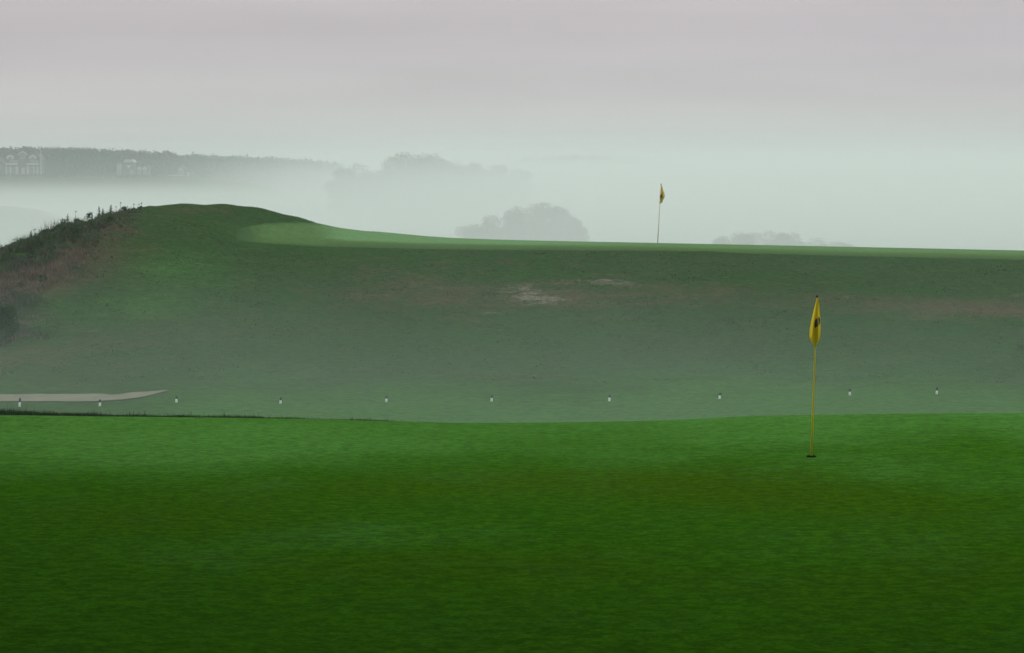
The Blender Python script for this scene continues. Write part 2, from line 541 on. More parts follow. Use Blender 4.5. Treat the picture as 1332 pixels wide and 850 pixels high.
lt = smooth(.12, .45, tt2) * (.25 + .75 * smooth(400, 460, gpx)) * (1 - .45 * smooth(620, 900, gpx))
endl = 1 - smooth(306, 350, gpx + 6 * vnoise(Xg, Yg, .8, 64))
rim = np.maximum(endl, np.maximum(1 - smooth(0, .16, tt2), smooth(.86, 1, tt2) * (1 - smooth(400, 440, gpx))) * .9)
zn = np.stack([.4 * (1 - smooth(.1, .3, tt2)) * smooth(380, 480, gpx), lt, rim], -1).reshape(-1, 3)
ed_ = smooth(0, .05, tt2) * smooth(302, 316, gpx)
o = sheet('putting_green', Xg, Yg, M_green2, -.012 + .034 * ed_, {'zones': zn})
tag(o, 'paler putting green on top of the bank, its tongue curling round the mound', 'putting green', kind='structure')


# sandy path at the foot of the bank
up = [(-60, 514.5), (0, 514.5), (60, 514), (120, 513.5), (145, 514), (175, 511.5), (200, 509.5), (219, 508.5)]
lo = [(-60, 523.5), (0, 523.5), (60, 523.3), (120, 522.8), (150, 521.5), (175, 519), (200, 514), (219, 509)]
n = 60
uxs = np.linspace(-60, 219, n)
U = [solve_ground(x, float(pchip(*zip(*up), [x])[0])) for x in uxs]
L = [solve_ground(x, float(pchip(*zip(*lo), [x])[0])) for x in uxs]
tt = np.linspace(0, 1, 14)
Xg = np.array([[u.x * k + l.x * (1 - k) for u, l in zip(U, L)] for k in tt])
Yg = np.array([[u.y * k + l.y * (1 - k) for u, l in zip(U, L)] for k in tt])
Yg[0] += .10 * vnoise(Xg[0], Xg[0] * 0, .5, 21); Yg[-1] += .14 * vnoise(Xg[0], Xg[0] * 0, .4, 22)
o = sheet('sandy_path', Xg, Yg, M_sand, .02)
tag(o, 'pale sandy path strip tapering to a point at the foot of the bank', 'path', kind='structure')


# ------------------------------------------------------------------ blades and leaves
def blades(name, X, Y, hgt, wid, tones, parent=None, lean=.35, per=1, zoff=-.01, z=None):
    """thin triangles standing on the ground"""
    X = np.repeat(X, per); Y = np.repeat(Y, per); hgt = np.repeat(hgt, per); wid = np.repeat(wid, per)
    tones = np.repeat(tones, per, 0)
    n = len(X)
    X = X + rng.normal(0, 1, n) * wid * 1.5 * (per > 1); Y = Y + rng.normal(0, 1, n) * wid * 1.5 * (per > 1)
    Z = ground_h(X, Y) + zoff if z is None else np.repeat(z, per)
    a = rng.uniform(0, math.pi * 2, n)
    hh = hgt * rng.uniform(.55, 1.15, n)
    dx, dy = np.cos(a) * wid / 2, np.sin(a) * wid / 2
    la = rng.uniform(0, math.pi * 2, n); lm = rng.uniform(0, lean, n) * hh
    b0 = np.stack([X - dx, Y - dy, Z], -1); b1 = np.stack([X + dx, Y + dy, Z], -1)
    tp = np.stack([X + np.cos(la) * lm, Y + np.sin(la) * lm, Z + hh], -1)
    Vv = np.stack([b0, b1, tp], 1).reshape(-1, 3)
    Ff = np.arange(n * 3).reshape(-1, 3)
    tn = np.repeat(tones * rng.uniform(.75, 1.25, (n, 1)), 3, 0)
    return np_mesh(name, Vv, Ff, M_leaf, parent, False, {'tone': tn})


def pick(palette, n, w=None):
    p = np.array(palette); k = rng.choice(len(p), n, p=w)
    return p[k]


# dark rough fringe along the far left edge of the near green
n = 26000
xs = rng.uniform(-9.2, -1.0, n)
ed = EDGE_Y + .55 + .12 * np.sin(xs * .9) + .18 * np.sin(xs * .37 + 1)
pxx = pxof(xs, ed)
yy = ed + rng.uniform(-.02, .9, n)
hh = np.interp(pxx, [-60, 0, 60, 150, 300, 450, 580], [.115, .105, .09, .07, .058, .046, .022]) * (1 + .35 * vnoise(xs, yy, .35, 31))
hh = np.where(rng.uniform(0, 1, n) < .012, hh * 1.9, hh)
o = blades('rough_grass', xs, yy, np.maximum(hh, .008), np.full(n, .012), pick([(.012, .045, .008), (.018, .06, .01), (.01, .035, .012)], n))
tag(o, 'dark uncut grass fringe along the far left edge of the near green', 'grass', kind='stuff')

# short tufty grass all over the bank
n = 90000
u = rng.uniform(-80, 1420, n); Yb = rng.uniform(54.5, 88.5, n)
Xb = (u - W / 2) / F * Yb
r = rough_amount(Xb, Yb)
keep = rng.uniform(0, 1, n) < r * (.35 + .65 * smooth(-.3, .5, vnoise(Xb, Yb, .9, 41)))
Xb, Yb, u = Xb[keep], Yb[keep], u[keep]
zb = ground_h(Xb, Yb); pb = HOR - (zb - CAMZ) / Yb * F
path_ = (u < 232) & (pb > 503) & (pb < 529)
keep = ~path_ & (rng.uniform(0, 1, len(u)) > .7 * smooth(455, 525, pb))
Xb, Yb, u, pb = Xb[keep], Yb[keep], u[keep], pb[keep]
tone = pick([(.020, .050, .013), (.030, .060, .018), (.028, .042, .017), (.055, .050, .028), (.022, .048, .018)], len(Xb), [.34, .22, .22, .10, .12])
hh = .028 + .02 * np.abs(vnoise(Xb, Yb, 1.4, 42))
hh = hh * (1 - .55 * smooth(470, 530, pb))
o = blades('bank_grass', Xb, Yb, hh, np.full(len(Xb), .035), tone, lean=1.0, per=2)
tag(o, 'short tufted rough grass covering the bank and mound', 'grass', kind='stuff')

# rank vegetation on the left ridge: brown and dark green
n = 60000
u = rng.uniform(-120, 215, n); Yb = rng.uniform(62, 82, n)
Xb = (u - W / 2) / F * Yb
zb = ground_h(Xb, Yb); pb = HOR - (zb - CAMZ) / Yb * F
crest = np.interp(u, [-120, 0, 50, 100, 150, 215], [352, 331, 311, 292, 279, 268])
depth = pb - crest
lim = np.interp(u, [-120, 0, 60, 120, 170, 200, 215], [150, 120, 95, 60, 32, 8, 0])
dens = smooth(-25, 45, lim - depth + 35 * vnoise(Xb, Yb, 1.9, 57) + 20 * vnoise(Xb, Yb, .7, 58)) * smooth(-.55, .25, vnoise(Xb, Yb, .7, 51) + .3)
keep = rng.uniform(0, 1, n) < dens
Xb, Yb, u, depth = Xb[keep], Yb[keep], u[keep], depth[keep]
lim = lim[keep]
n = len(Xb)
nb = vnoise(Xb, Yb, 1.6, 52) + .5 * vnoise(Xb, Yb, .6, 53)
tone = np.where((nb > .1)[:, None], pick([(.13, .11, .08), (.105, .098, .07), (.17, .14, .10)], n),
                pick([(.045, .09, .042), (.065, .115, .052), (.06, .088, .055), (.085, .09, .066)], n))
greener = (depth < 14) & (rng.uniform(0, 1, n) < .7)
tone = np.where(greener[:, None], pick([(.03, .07, .022), (.045, .095, .03), (.02, .045, .018)], n), tone)
hh = .10 + .10 * smooth(-.2, .8, vnoise(Xb, Yb, .5, 54)) + .07 * smooth(0, .8, vnoise(Xb, Yb, 1.3, 55))
hh *= np.interp(u, [0, 100, 160, 210], [1.1, 1, .7, .35]) * (.45 + .55 * smooth(0, 50, lim - depth))
tall = (depth < 10) & (rng.uniform(0, 1, n) < .14)
hh = np.where(tall, hh * 2.1, hh)
tone = np.where(tall[:, None], pick([(.07, .10, .05), (.12, .13, .09)], n), tone)
o = blades('rough_vegetation', Xb, Yb, hh, np.where(tall, .014, .04), tone, lean=.5, per=3)
tag(o, 'tangled brown and green wild vegetation over the left end of the ridge', 'vegetation', kind='stuff')


def leaf_cloud(name, centers, radii, count, size, palette, parent=None, squash=.8, shell=.55, w=None, zmin=None):
    """many small leaf faces through overlapping clumps"""
    centers = np.array(centers, float); radii = np.array(radii, float)
    k = rng.choice(len(centers), count, p=radii ** 2 / np.sum(radii ** 2))
    d = rng.normal(0, 1, (count, 3)); d /= np.linalg.norm(d, axis=1)[:, None]
    rr = radii[k] * (shell + (1 - shell) * rng.uniform(0, 1, count) ** .7)
    rr *= rng.uniform(.85, 1.12, count)
    P = centers[k] + d * rr[:, None] * np.array([1, 1, squash])
    if zmin is not None: P[:, 2] = np.maximum(P[:, 2], zmin)
    a = rng.normal(0, 1, (count, 3)); a /= np.linalg.norm(a, axis=1)[:, None]
    b = np.cross(a, rng.normal(0, 1, (count, 3))); b /= np.linalg.norm(b, axis=1)[:, None]
    s = size * rng.uniform(.6, 1.3, count)[:, None]
    Vv = np.stack([P - a * s, P - b * s * .55, P + a * s, P + b * s * .55], 1).reshape(-1, 3)
    Ff = np.arange(count * 4).reshape(-1, 4)
    tone = pick(palette, len(centers))[k] * rng.uniform(.7, 1.3, (count, 1))
    return np_mesh(name, Vv, Ff, M_leaf, parent, False, {'tone': np.repeat(tone, 4, 0)})


# seeding grass and bushy plants breaking the skyline of the ridge
def crest_of(pxv):
    a = (pxv - W / 2) / F / cp
    Yv = np.arange(62, 90, .1); Zv = ground_h(a * Yv, Yv)
    k = int(np.argmax((Zv - CAMZ) / Yv)); return a * Yv[k], Yv[k], float(Zv[k])


bx_, by_, bh_ = [], [], []
for k in range(2600):
    u_ = random.uniform(-90, 172) if random.random() < .8 else random.uniform(60, 150)
    q = crest_of(round(u_))
    bx_.append(q[0] + random.uniform(-.03, .03)); by_.append(q[1] + random.uniform(-.9, .3))
    bh_.append(random.uniform(.08, .34) * (1.2 if vnoise(u_, 0, 14, 77) > .1 else .7) * float(np.interp(u_, [100, 172], [1, .5])))
bx_, by_, bh_ = np.array(bx_), np.array(by_), np.array(bh_)
o = blades('seeding_grass', bx_, by_, bh_, np.full(len(bx_), .011), pick([(.06, .10, .05), (.11, .13, .08), (.04, .08, .035)], len(bx_)), lean=.4)
tag(o, 'fine pale seeding grass stalks along the skyline of the left ridge', 'grass', kind='stuff')
cs, rs = [], []
for k in range(230):
    u_ = random.uniform(-90, 160); q = crest_of(round(u_)); yy_ = q[1] - abs(random.gauss(0, 1.6))
    xx_ = q[0] * yy_ / q[1]; zz_ = float(ground_h(np.array([xx_]), np.array([yy_]))[0])
    r_ = random.uniform(.05, .17) * float(np.interp(u_, [90, 160], [1, .5]))
    cs.append((xx_, yy_, zz_ + r_ * .55)); rs.append(r_)
o = leaf_cloud('ridge_undergrowth', cs, rs, 15000, .03, [(.025, .06, .025), (.04, .085, .035), (.055, .07, .045), (.075, .068, .05)], None, .9, .5)
tag(o, 'low bushy green undergrowth along the crest of the left ridge', 'undergrowth', kind='stuff')

# ------------------------------------------------------------------ single weeds on the ridge line
def weed(pxv, pyb, hpx, form, label):
    a = lat(pxv, pyb)
    Yv = np.arange(60, 92, .1); Zv = ground_h(a * Yv, Yv)
    k = int(np.argmax((Zv - CAMZ) / Yv))           # crest of the ground along this line of sight
    X, Yc, Z = a * Yv[k], Yv[k], float(Zv[k])
    root = empty('tall_weed', (X, Yc, Z - .02), random.uniform(0, 6))
    tag(root, label, 'weed', 'tall weeds along the ridge line')
    hgt = hpx / F * Yc + .04
    bm = bmesh.new()
    lean = random.uniform(-.14, .14) * hgt
    pts = [(0, 0, 0), (lean * .3, 0, hgt * .5), (lean, 0, hgt)]
    add_tube(bm, pts, [.008, .006, .004], 5)
    st = bm_obj('stem', bm, M_stem, root)
    if form == 'umbel':
        leaf_cloud('seed_head', [(lean, 0, hgt)], [.032], 26, .014, [(.05, .045, .03)], root, .45)
        leaf_cloud('leaves', [(0, 0, hgt * .15), (lean * .3, 0, hgt * .35)], [.08, .05], 60, .03, [(.03, .07, .025)], root)
    elif form == 'spike':
        leaf_cloud('seed_head', [(lean * q, 0, hgt * q) for q in (.5, .62, .74, .86, .97)], [.05, .045, .04, .03, .018], 110, .018,
                   [(.028, .055, .028)], root, 1.6)
        leaf_cloud('leaves', [(.05, 0, hgt * .2), (-.05, 0, hgt * .32)], [.09, .07], 60, .028, [(.025, .06, .025)], root)
    else:
        cs = [(random.uniform(-.15, .15), random.uniform(-.1, .1), hgt * random.uniform(.0, .85)) for _ in range(16)]
        leaf_cloud('leaves', cs, [random.uniform(.04, .10) for _ in cs], 420, .022, [(.022, .055, .022), (.03, .07, .028)], root)
    return root


M_stem = plain('weed_stem', (.06, .08, .035), .8, .2, 30)
weeds = [
    (23, 327, 10, 'leafy', 'dark clumpy weed at the low left end of the ridge line'),
    (40, 321, 11, 'spike', 'narrow dark weed beside the dip at the ridge foot'),
    (46, 318, 12, 'umbel', 'thin pale stalk rising at the foot of the ridge'),
    (54, 311, 10, 'leafy', 'dark spreading weed with a flat leafy top low on the ridge'),
    (60, 309, 9, 'leafy', 'round dark leafy weed below the pair of pointed weeds'),
    (69, 303, 12, 'umbel', 'faint upright stalk between the leafy weeds low on the ridge'),
    (81, 299, 14, 'leafy', 'bushy weed left of the tallest leafy weed on the ridge'),
    (88, 297, 17, 'spike', 'tallest leafy pointed weed on the lower ridge'),
    (98, 293, 17, 'umbel', 'thin stalk with a small round dark head beside the leafy weeds'),
    (103, 291, 9, 'leafy', 'low leafy weed right of the round headed stalk'),
    (117, 287, 15, 'leafy', 'dark shrubby weed where the ridge starts to climb'),
    (129, 285, 15, 'spike', 'dark pointed spike weed, taller one of a close pair'),
    (134, 284, 10, 'spike', 'short spike weed just right of the taller spike'),
    (144, 281, 13, 'spike', 'lone dark spike weed halfway up the ridge'),
    (151, 279, 10, 'umbel', 'short thin stalk with dark head between spike and tall stalk'),
    (157, 277, 13, 'umbel', 'tall thin stalk with a round seed head high on the ridge'),
    (164, 275, 5, 'leafy', 'small dark leafy tuft on the upper ridge'),
    (174, 273, 7, 'umbel', 'bare pale stalk near the top of the weed line'),
    (181, 271, 5, 'umbel', 'short stalk with tiny head, second highest on the ridge'),
    (184, 270, 6, 'umbel', 'last small seed stalk before the bare mound top'),
]
for w_ in weeds: weed(*w_)

# round bush at the left edge, low on the bank
p = solve_ground(2, 446)
root = empty('round_shrub', (p.x - .06, p.y, p.z - .03))
tag(root, 'dense rounded dark green shrub at the foot of the left ridge', 'shrub')
cs, rs = [(0, 0, .48)], [.50]
for k in range(16):
    a = random.uniform(0, 6.28); e = random.uniform(.0, 1.3)
    cs.append((.36 * math.cos(a) * math.cos(e), .36 * math.sin(a) * math.cos(e), .48 + .55 * math.sin(e))); rs.append(random.uniform(.14, .22))
leaf_cloud('crown', cs, rs, 5200, .028, [(.022, .070, .022), (.028, .085, .026), (.018, .055, .02)], root, 1.0, .7)
bm = bmesh.new(); add_tube(bm, [(0, 0, -.05), (.02, 0, .25), (.05, .03, .6)], [.04, .03, .012], 7)
bm_obj('trunk', bm, M_bark, root)


# ------------------------------------------------------------------ distant trees
def tree(X, Y, zb, hgt, wid, label, group, seed=0, clumps=14, leaves=2600, low=.05, name='broadleaf_tree'):
    random.seed(seed)
    root = empty(name, (X, Y, zb))
    tag(root, label, 'tree', group)
    cs, rs = [], []
    for k in range(clumps):
        a = random.uniform(0, 6.28); q = random.uniform(0, 1) ** .6; h = random.uniform(low, .86)
        pr = math.sin(math.pi * min(1, max(.18, h * .95 + .05)) ** .85) ** .6
        cs.append((wid / 2 * q * pr * math.cos(a) * .8, wid / 2 * q * pr * math.sin(a) * .8, hgt * h))
        rs.append(random.uniform(.16, .24) * wid * (.75 + .3 * pr))
    cs.append((0, 0, hgt * .8)); rs.append(wid * .22)
    if low < .3: cs.append((0, 0, hgt * .5)); rs.append(wid * .36); cs.append((0, 0, hgt * .22)); rs.append(wid * .36)
    leaf_cloud('crown', cs, rs, leaves * (3 if low < .3 else 1), (.015 if low < .3 else .026) * max(wid, hgt), [(.035, .05, .025), (.05, .07, .03), (.028, .042, .02)], root, .75, .4, zmin=.2)
    bm = bmesh.new()
    add_tube(bm, [(0, 0, -.5), (0, 0, hgt * .25), (random.uniform(-.3, .3), 0, hgt * .6)], [wid * .035, wid * .026, wid * .01], 8)
    for k in range(5):
        a = random.uniform(0, 6.28); z0 = hgt * random.uniform(.2, .45)
        add_tube(bm, [(0, 0, z0), (wid * .15 * math.cos(a), wid * .15 * math.sin(a), z0 + hgt * .15),
                      (wid * .3 * math.cos(a), wid * .3 * math.sin(a), z0 + hgt * .28)], [wid * .014, wid * .01, wid * .004], 6)
    bm_obj('trunk', bm, M_bark, root)
    return root


def tree_at(px_, ptop, Y, wpx, label, group, seed, **kw):
    sc_ = F / Y
    X = lat(px_, ptop) * Y
    zt = zat(ptop, Y)
    zb = float(ground_h(np.array([X]), np.array([Y]))[0])
    return tree(X, Y, zb, zt - zb, wpx * 1.35 / sc_, label, group, seed, **kw)


G1 = 'trees of the far wooded knoll in the mist'
for a in [
    (445, 212, 620, 40, 'small misty tree at the left foot of the far grove', 1),
    (466, 208, 616, 54, 'rounded misty tree left of the tallest far tree', 2),
    (512, 200, 612, 60, 'misty tree leaning on the left flank of the far grove crown', 3),
    (534, 195, 610, 66, 'tallest misty tree crowning the far grove', 4),
    (562, 198, 608, 56, 'misty tree just right of the far grove crown', 5),
    (590, 204, 610, 60, 'broad misty tree in the middle of the far grove', 6),
    (618, 207, 614, 54, 'lower misty tree on the right of the far grove', 7),
    (646, 211, 618, 50, 'misty tree near the right tail of the far grove', 8),
    (674, 214, 622, 44, 'last small misty tree of the far grove tail', 9),
]:
    tree_at(a[0], a[1], a[2], a[3], a[4], G1, a[5], leaves=3600)
G2 = 'trees of the nearer grove below the far flag'
for a in [
    (612, 289, 330, 44, 'low pale tree at the left end of the middle grove', 11),
    (640, 275, 335, 50, 'sloping misty tree on the left of the middle grove', 12),
    (668, 266, 338, 50, 'misty tree left of the flat top of the middle grove', 13),
    (697, 260, 340, 58, 'tallest misty tree of the middle grove', 14),
    (726, 262, 340, 54, 'flat topped misty tree at the steep right end of the middle grove', 15),
    (748, 280, 335, 34, 'short misty tree under the right edge of the middle grove', 16),
]:
    tree_at(a[0], a[1], a[2], a[3], a[4], G2, a[5], leaves=4200)
G3 = 'trees of the faint low grove at right'
for a in [
    (940, 308, 290, 50, 'faint low tree at the left end of the right grove', 21),
    (968, 299, 292, 48, 'faint tree left of centre in the right grove', 22),
    (1000, 297, 295, 54, 'widest faint tree topping the right grove', 23),
    (1030, 299, 295, 46, 'faint tree with a ragged top right of the grove centre', 24),
    (1062, 307, 292, 48, 'low faint tree trailing right of the right grove', 25),
    (1094, 313, 290, 46, 'lowest faint tree at the right tail of the right grove', 26),
]:
    tree_at(a[0], a[1], a[2], a[3], a[4], G3, a[5], leaves=3600)

# unseen trees added around the viewpoint to shade the near part of the green
for (x_, y_, h_, w_, lab_, sd) in [(-14, 18, 21, 33, 'unseen spreading tree added left of the viewpoint to shade the near green', 31),
                                   (0, -1, 21, 28, 'unseen dense tree added right behind the viewpoint for shade', 32),
                                   (14, 13, 21, 28, 'unseen spreading tree added right of the viewpoint for shade', 33)]:
    zb_ = float(ground_h(np.array([float(x_)]), np.array([float(y_)]))[0])
    tree(x_, y_, zb_, h_, w_, lab_, 'unseen trees added around the viewpoint for shade', sd, clumps=60, leaves=26000, low=.66)

# far wooded shore on the left, one mass
cs, rs = [], []
for k in range(420):
    u = random.uniform(-260, 455)
    Yt = random.uniform(790, 850)
    topy = np.interp(u, [-260, 0, 60, 130, 200, 300, 400, 440, 455], [188, 192, 191, 193, 197, 203, 207, 212, 222])
    X = lat(u, topy) * Yt; zt = zat(topy, Yt) + random.uniform(-1.4, .2)
    gz = float(ground_h(np.array([X]), np.array([Yt]))[0])
    r = random.uniform(2.6, 5.0)
    cs.append((X, Yt, zt - r * .8)); rs.append(r)
    cs.append((X + random.uniform(-2, 2), Yt - 4, max(gz + 1, (zt + gz) / 2 - 1))); rs.append(r)
o = leaf_cloud('far_woodland', cs, rs, 170000, .48, [(.020, .036, .040), (.026, .044, .044), (.016, .032, .036)], None, .85, .5)
tag(o, 'long dark wooded shore behind the houses, fading into mist', 'woodland', kind='stuff')

# more woodland, fainter, beyond the middle of the picture
cs, rs = [], []
for k in range(120):
    u = random.uniform(640, 905); Yt = random.uniform(1420, 1490)
    topy = np.interp(u, [640, 690, 760, 830, 905], [216, 205, 202, 207, 218])
    X = lat(u, topy) * Yt; zt = zat(topy, Yt) + random.uniform(-2, .3)
    r = random.uniform(4, 6)
    cs.append((X, Yt, zt - r * .8)); rs.append(r); cs.append((X, Yt - 5, zt - r * 2)); rs.append(r)
o = leaf_cloud('distant_woodland', cs, rs, 40000, .9, [(.035, .05, .03), (.045, .065, .03)], None, .85, .5)
tag(o, 'barely visible band of woods beyond the far grove', 'woodland', kind='stuff')


# ------------------------------------------------------------------ houses on the far shore
def part(name, fn, mat, parent):
    bm = bmesh.new(); fn(bm); return bm_obj(name, bm, mat, parent)


def window(x0, x1, z0, z1, y, parent, label=None):
    """white casing with glass behind; front face looks to -y"""
    w = .16
    def fr(bm):
        add_box(bm, x0 - w, x0, y - .10, y + .02, z0 - w, z1 + w); add_box(bm, x1, x1 + w, y - .10, y + .02, z0 - w, z1 + w)
        add_box(bm, x0, x1, y - .10, y + .02, z0 - w, z0); add_box(bm, x0, x1, y - .10, y + .02, z1, z1 + w)
        xm = (x0 + x1) / 2; add_box(bm, xm - .05, xm + .05, y - .09, y + .01, z0, z1)
    f = part('window', fr, M_trim, parent)
    part('pane', lambda bm: add_box(bm, x0, x1, y - .05, y + .005, z0, z1), M_glass, f)
    return f


def house_base(px_, pbase, Y, label, group='houses on the far wooded shore'):
    p = at(px_, pbase, Y)
    root = empty('house', (p.x, Y, p.z)); tag(root, label, 'house', group)
    root.scale = (1, 1, 1)
    return root


K = 760 / F   # metres per photo pixel at the shore
# big hotel like house
r = house_base(30, 227, 760, 'large grey shingled house with central gable and white porch posts beside the flagpole')
part('wall', lambda bm: (add_box(bm, -5.2, 5.2, 0, 8, 0, 4.6), add_prism(bm, [(-1.2, 4.6), (1.3, 4.6), (1.3, 6.2), (.05, 7.0), (-1.2, 6.2)], -.6, 4)), M_siding, r)
rf = part('roof', lambda bm: (add_prism(bm, [(-5.6, 4.6), (5.6, 4.6), (4.4, 6.5), (-4.4, 6.5)], -.3, 8.3)), M_roof, r)
part('chimney', lambda bm: add_box(bm, 3.2, 3.9, 3, 3.8, 6.3, 7.4), M_siding, rf)
for x in (-3.9, 3.2):
    d = part('dormer', lambda bm, x=x: (add_box(bm, x - 1.1, x + 1.1, -.7, 2, 4.75, 5.5), add_prism(bm, [(x - 1.3, 5.5), (x + 1.3, 5.5), (x, 6.2)], -.8, 2)), M_trim, r)
    part('pane', lambda bm, x=x: add_box(bm, x - .4, x + .4, -.76, -.69, 4.85, 5.4), M_glass, d)
part('gable_trim', lambda bm: (add_prism(bm, [(-1.6, 6.15), (-1.3, 6.05), (.05, 6.95), (1.4, 6.05), (1.7, 6.15), (.05, 7.35)], -.9, -.6)), M_trim, r)
window(-.45, .55, 5.0, 5.9, -.62, r)
part('balcony_rail', lambda bm: add_box(bm, -5.2, -1.3, -1.8, -1.6, 2.9, 3.45), M_trim, r)
part('balcony_rail', lambda bm: add_box(bm, 1.4, 5.2, -1.8, -1.6, 2.9, 3.45), M_trim, r)
part('porch_roof', lambda bm: add_box(bm, -5.4, 5.4, -1.9, 0, 2.55, 2.8), M_roof, r)
for x in (-4.9, -3.6, -1.75, -1.3, 1.6, 2.05, 3.7, 4.9):
    part('porch_post', lambda bm, x=x: add_box(bm, x - .16, x + .16, -1.85, -1.55, 0, 2.55), M_trim, r)
for x in (-3.4, -2.2, 2.9, 4.1): window(x - .35, x + .35, 3.1, 4.2, -.02, r)
for x in (-4.2, -2.7, 2.8, 4.3): window(x - .4, x + .4, .7, 2.0, -.02, r)
part('door', lambda bm: add_box(bm, -.5, .6, -.09, 0, 0, 2.1), M_trim, r)
# flagpole without a flag
p = at(53.5, 225, 752)
r = empty('flagpole', (p.x, 752, p.z)); tag(r, 'tall bare white flagpole beside the large shingled house', 'flagpole')
part('mast', lambda bm: add_tube(bm, [(0, 0, -.3), (0, 0, 3.5), (0, 0, 6.95)], [.16, .13, .09], 8), M_trim, r)
part('finial', lambda bm: bmesh.ops.create_uvsphere(bm, u_segments=8, v_segments=6, radius=.17, matrix=Matrix.Translation((0, 0, 7.05))), M_trim, r)

# edge house
r = house_base(-8, 226, 765, 'grey house cut by the left border of the view')
part('wall', lambda bm: add_box(bm, -3, 2.4, 0, 6, 0, 3.2), M_siding, r)
part('roof', lambda bm: add_prism(bm, [(-3.4, 3.2), (2.8, 3.2), (1.4, 5), (-2, 5)], -.4, 6.4), M_roof, r)
window(1.3, 2.1, 1.6, 2.8, -.02, r); window(-1, 0, 1.6, 2.8, -.02, r)

# middle house with pale roof
r = house_base(164, 228, 765, 'grey house with a pale hipped top roof in the middle of the shore')
part('wall', lambda bm: (add_box(bm, -2.9, 2.6, 0, 6, 0, 2.9), add_box(bm, -.6, 2.4, -.4, 5, 2.9, 4.0)), M_siding, r)
part('roof', lambda bm: add_prism(bm, [(-.95, 4.0), (2.75, 4.0), (2.0, 4.9), (-.1, 4.9)], -.7, 5.3), M_roof_pale, r)
part('gable', lambda bm: add_prism(bm, [(.1, 3.1), (.95, 2.0), (1.8, 3.1)], -.62, -.42), M_trim, r)
part('gable_trim', lambda bm: add_prism(bm, [(-3.2, 2.9), (-2.0, 3.9), (-.8, 2.9), (-1.1, 2.9), (-2.0, 3.6), (-2.9, 2.9)], -.4, 0), M_trim, r)
window(-2.6, -2.3, 1.9, 3.0, -.02, r); window(-1.9, -1.6, 1.9, 3.0, -.02, r)
window(-2.6, -1.9, .3, 1.3, -.02, r); window(1.4, 2.1, .5, 1.4, -.02, r)
# cottage with twin dormers
r = house_base(185, 228, 768, 'low cottage with a pair of white dormers right of the pale roofed house')
part('wall', lambda bm: add_box(bm, -2.0, 2.0, 0, 5, 0, 1.7), M_siding, r)
part('roof', lambda bm: add_prism(bm, [(-2.4, 1.7), (2.4, 1.7), (1.6, 3.0), (-1.6, 3.0)], -.3, 5.3), M_roof, r)
for x in (-.85, .85):
    part('dormer', lambda bm, x=x: (add_box(bm, x - .7, x + .7, -.5, 2, 1.62, 2.2), add_prism(bm, [(x - .8, 2.2), (x + .8, 2.2), (x, 2.85)], -.55, 2)), M_trim, r)
window(-1.2, -.6, .4, 1.2, -.02, r); window(.6, 1.2, .4, 1.2, -.02, r)
# right cottage
r = house_base(237, 230, 765, 'white gabled cottage furthest right along the shore, with a low wing')
part('wall', lambda bm: (add_box(bm, -1.6, .9, 0, 5, 0, 2.3), add_box(bm, .9, 2.9, .6, 4.5, 0, 1.4)), M_siding, r)
part('roof', lambda bm: (add_prism(bm, [(-1.9, 2.3), (1.2, 2.3), (-.35, 3.5)], -.25, 5.2), add_prism(bm, [(.92, 1.4), (3.2, 1.4), (2.6, 2.1), (.92, 2.1)], .4, 4.7)), M_roof, r)
part('gable', lambda bm: add_prism(bm, [(-1.3, 2.2), (.6, 2.2), (-.35, 3.1)], -.45, -.27), M_trim, r)
part('porch_rail', lambda bm: add_box(bm, -4.2, .8, -1.2, -1.05, .2, .55), M_trim, r)
window(-.85, .15, 1.0, 1.9, -.02, r)
part('door', lambda bm: add_box(bm, 1.5, 2.1, .5, .6, 0, 1.4), M_trim, r)

# ------------------------------------------------------------------ flagsticks
def flag_cloth(parent, outline, pitch, mat, pole_at, folds, name='flag'):
    """limp flag: outline gives for each height (m above base) the left and right edge (m); folds run down it"""
    hs = [o[0] for o in outline]
    n, m_ = 40, 25
    hv = np.linspace(hs[0], hs[-1], n)
    l = np.interp(hv, hs, [o[1] for o in outline]); r_ = np.interp(hv, hs, [o[2] for o in outline])
    V, q = [], []
    for i in range(n):
        for j in range(m_):
            s = j / (m_ - 1)
            x = l[i] + (r_[i] - l[i]) * s
            wdt = (r_[i] - l[i])
            y = -.022 - folds * wdt * (.5 + .5 * math.cos(s * math.pi * 4.2 + .5 + hv[i] * 1.5)) - .01 * math.sin(hv[i] * 14 + s * 3)
            y -= .05 * wdt * math.sin(s * math.pi)
            V.append((x, y, hv[i]))
    for i in range(n - 1):
        for j in range(m_ - 1):
            a = i * m_ + j; q.append((a, a + 1, a + m_ + 1, a + m_))
    o = mesh_obj(name, V, q, mat, parent, True)
    sm = o.modifiers.new('thick', 'SOLIDIFY'); sm.thickness = .004; sm.offset = -1

    def surf(x, h):
        ll = np.interp(h, hs, [k[1] for k in outline]); rr = np.interp(h, hs, [k[2] for k in outline])
        s = (x - ll) / max(rr - ll, 1e-4); wdt = rr - ll
        y = -.022 - folds * wdt * (.5 + .5 * math.cos(s * math.pi * 4.2 + .5 + h * 1.5)) - .01 * math.sin(h * 14 + s * 3)
        y -= .05 * wdt * math.sin(s * math.pi)
        return y
    return o, surf


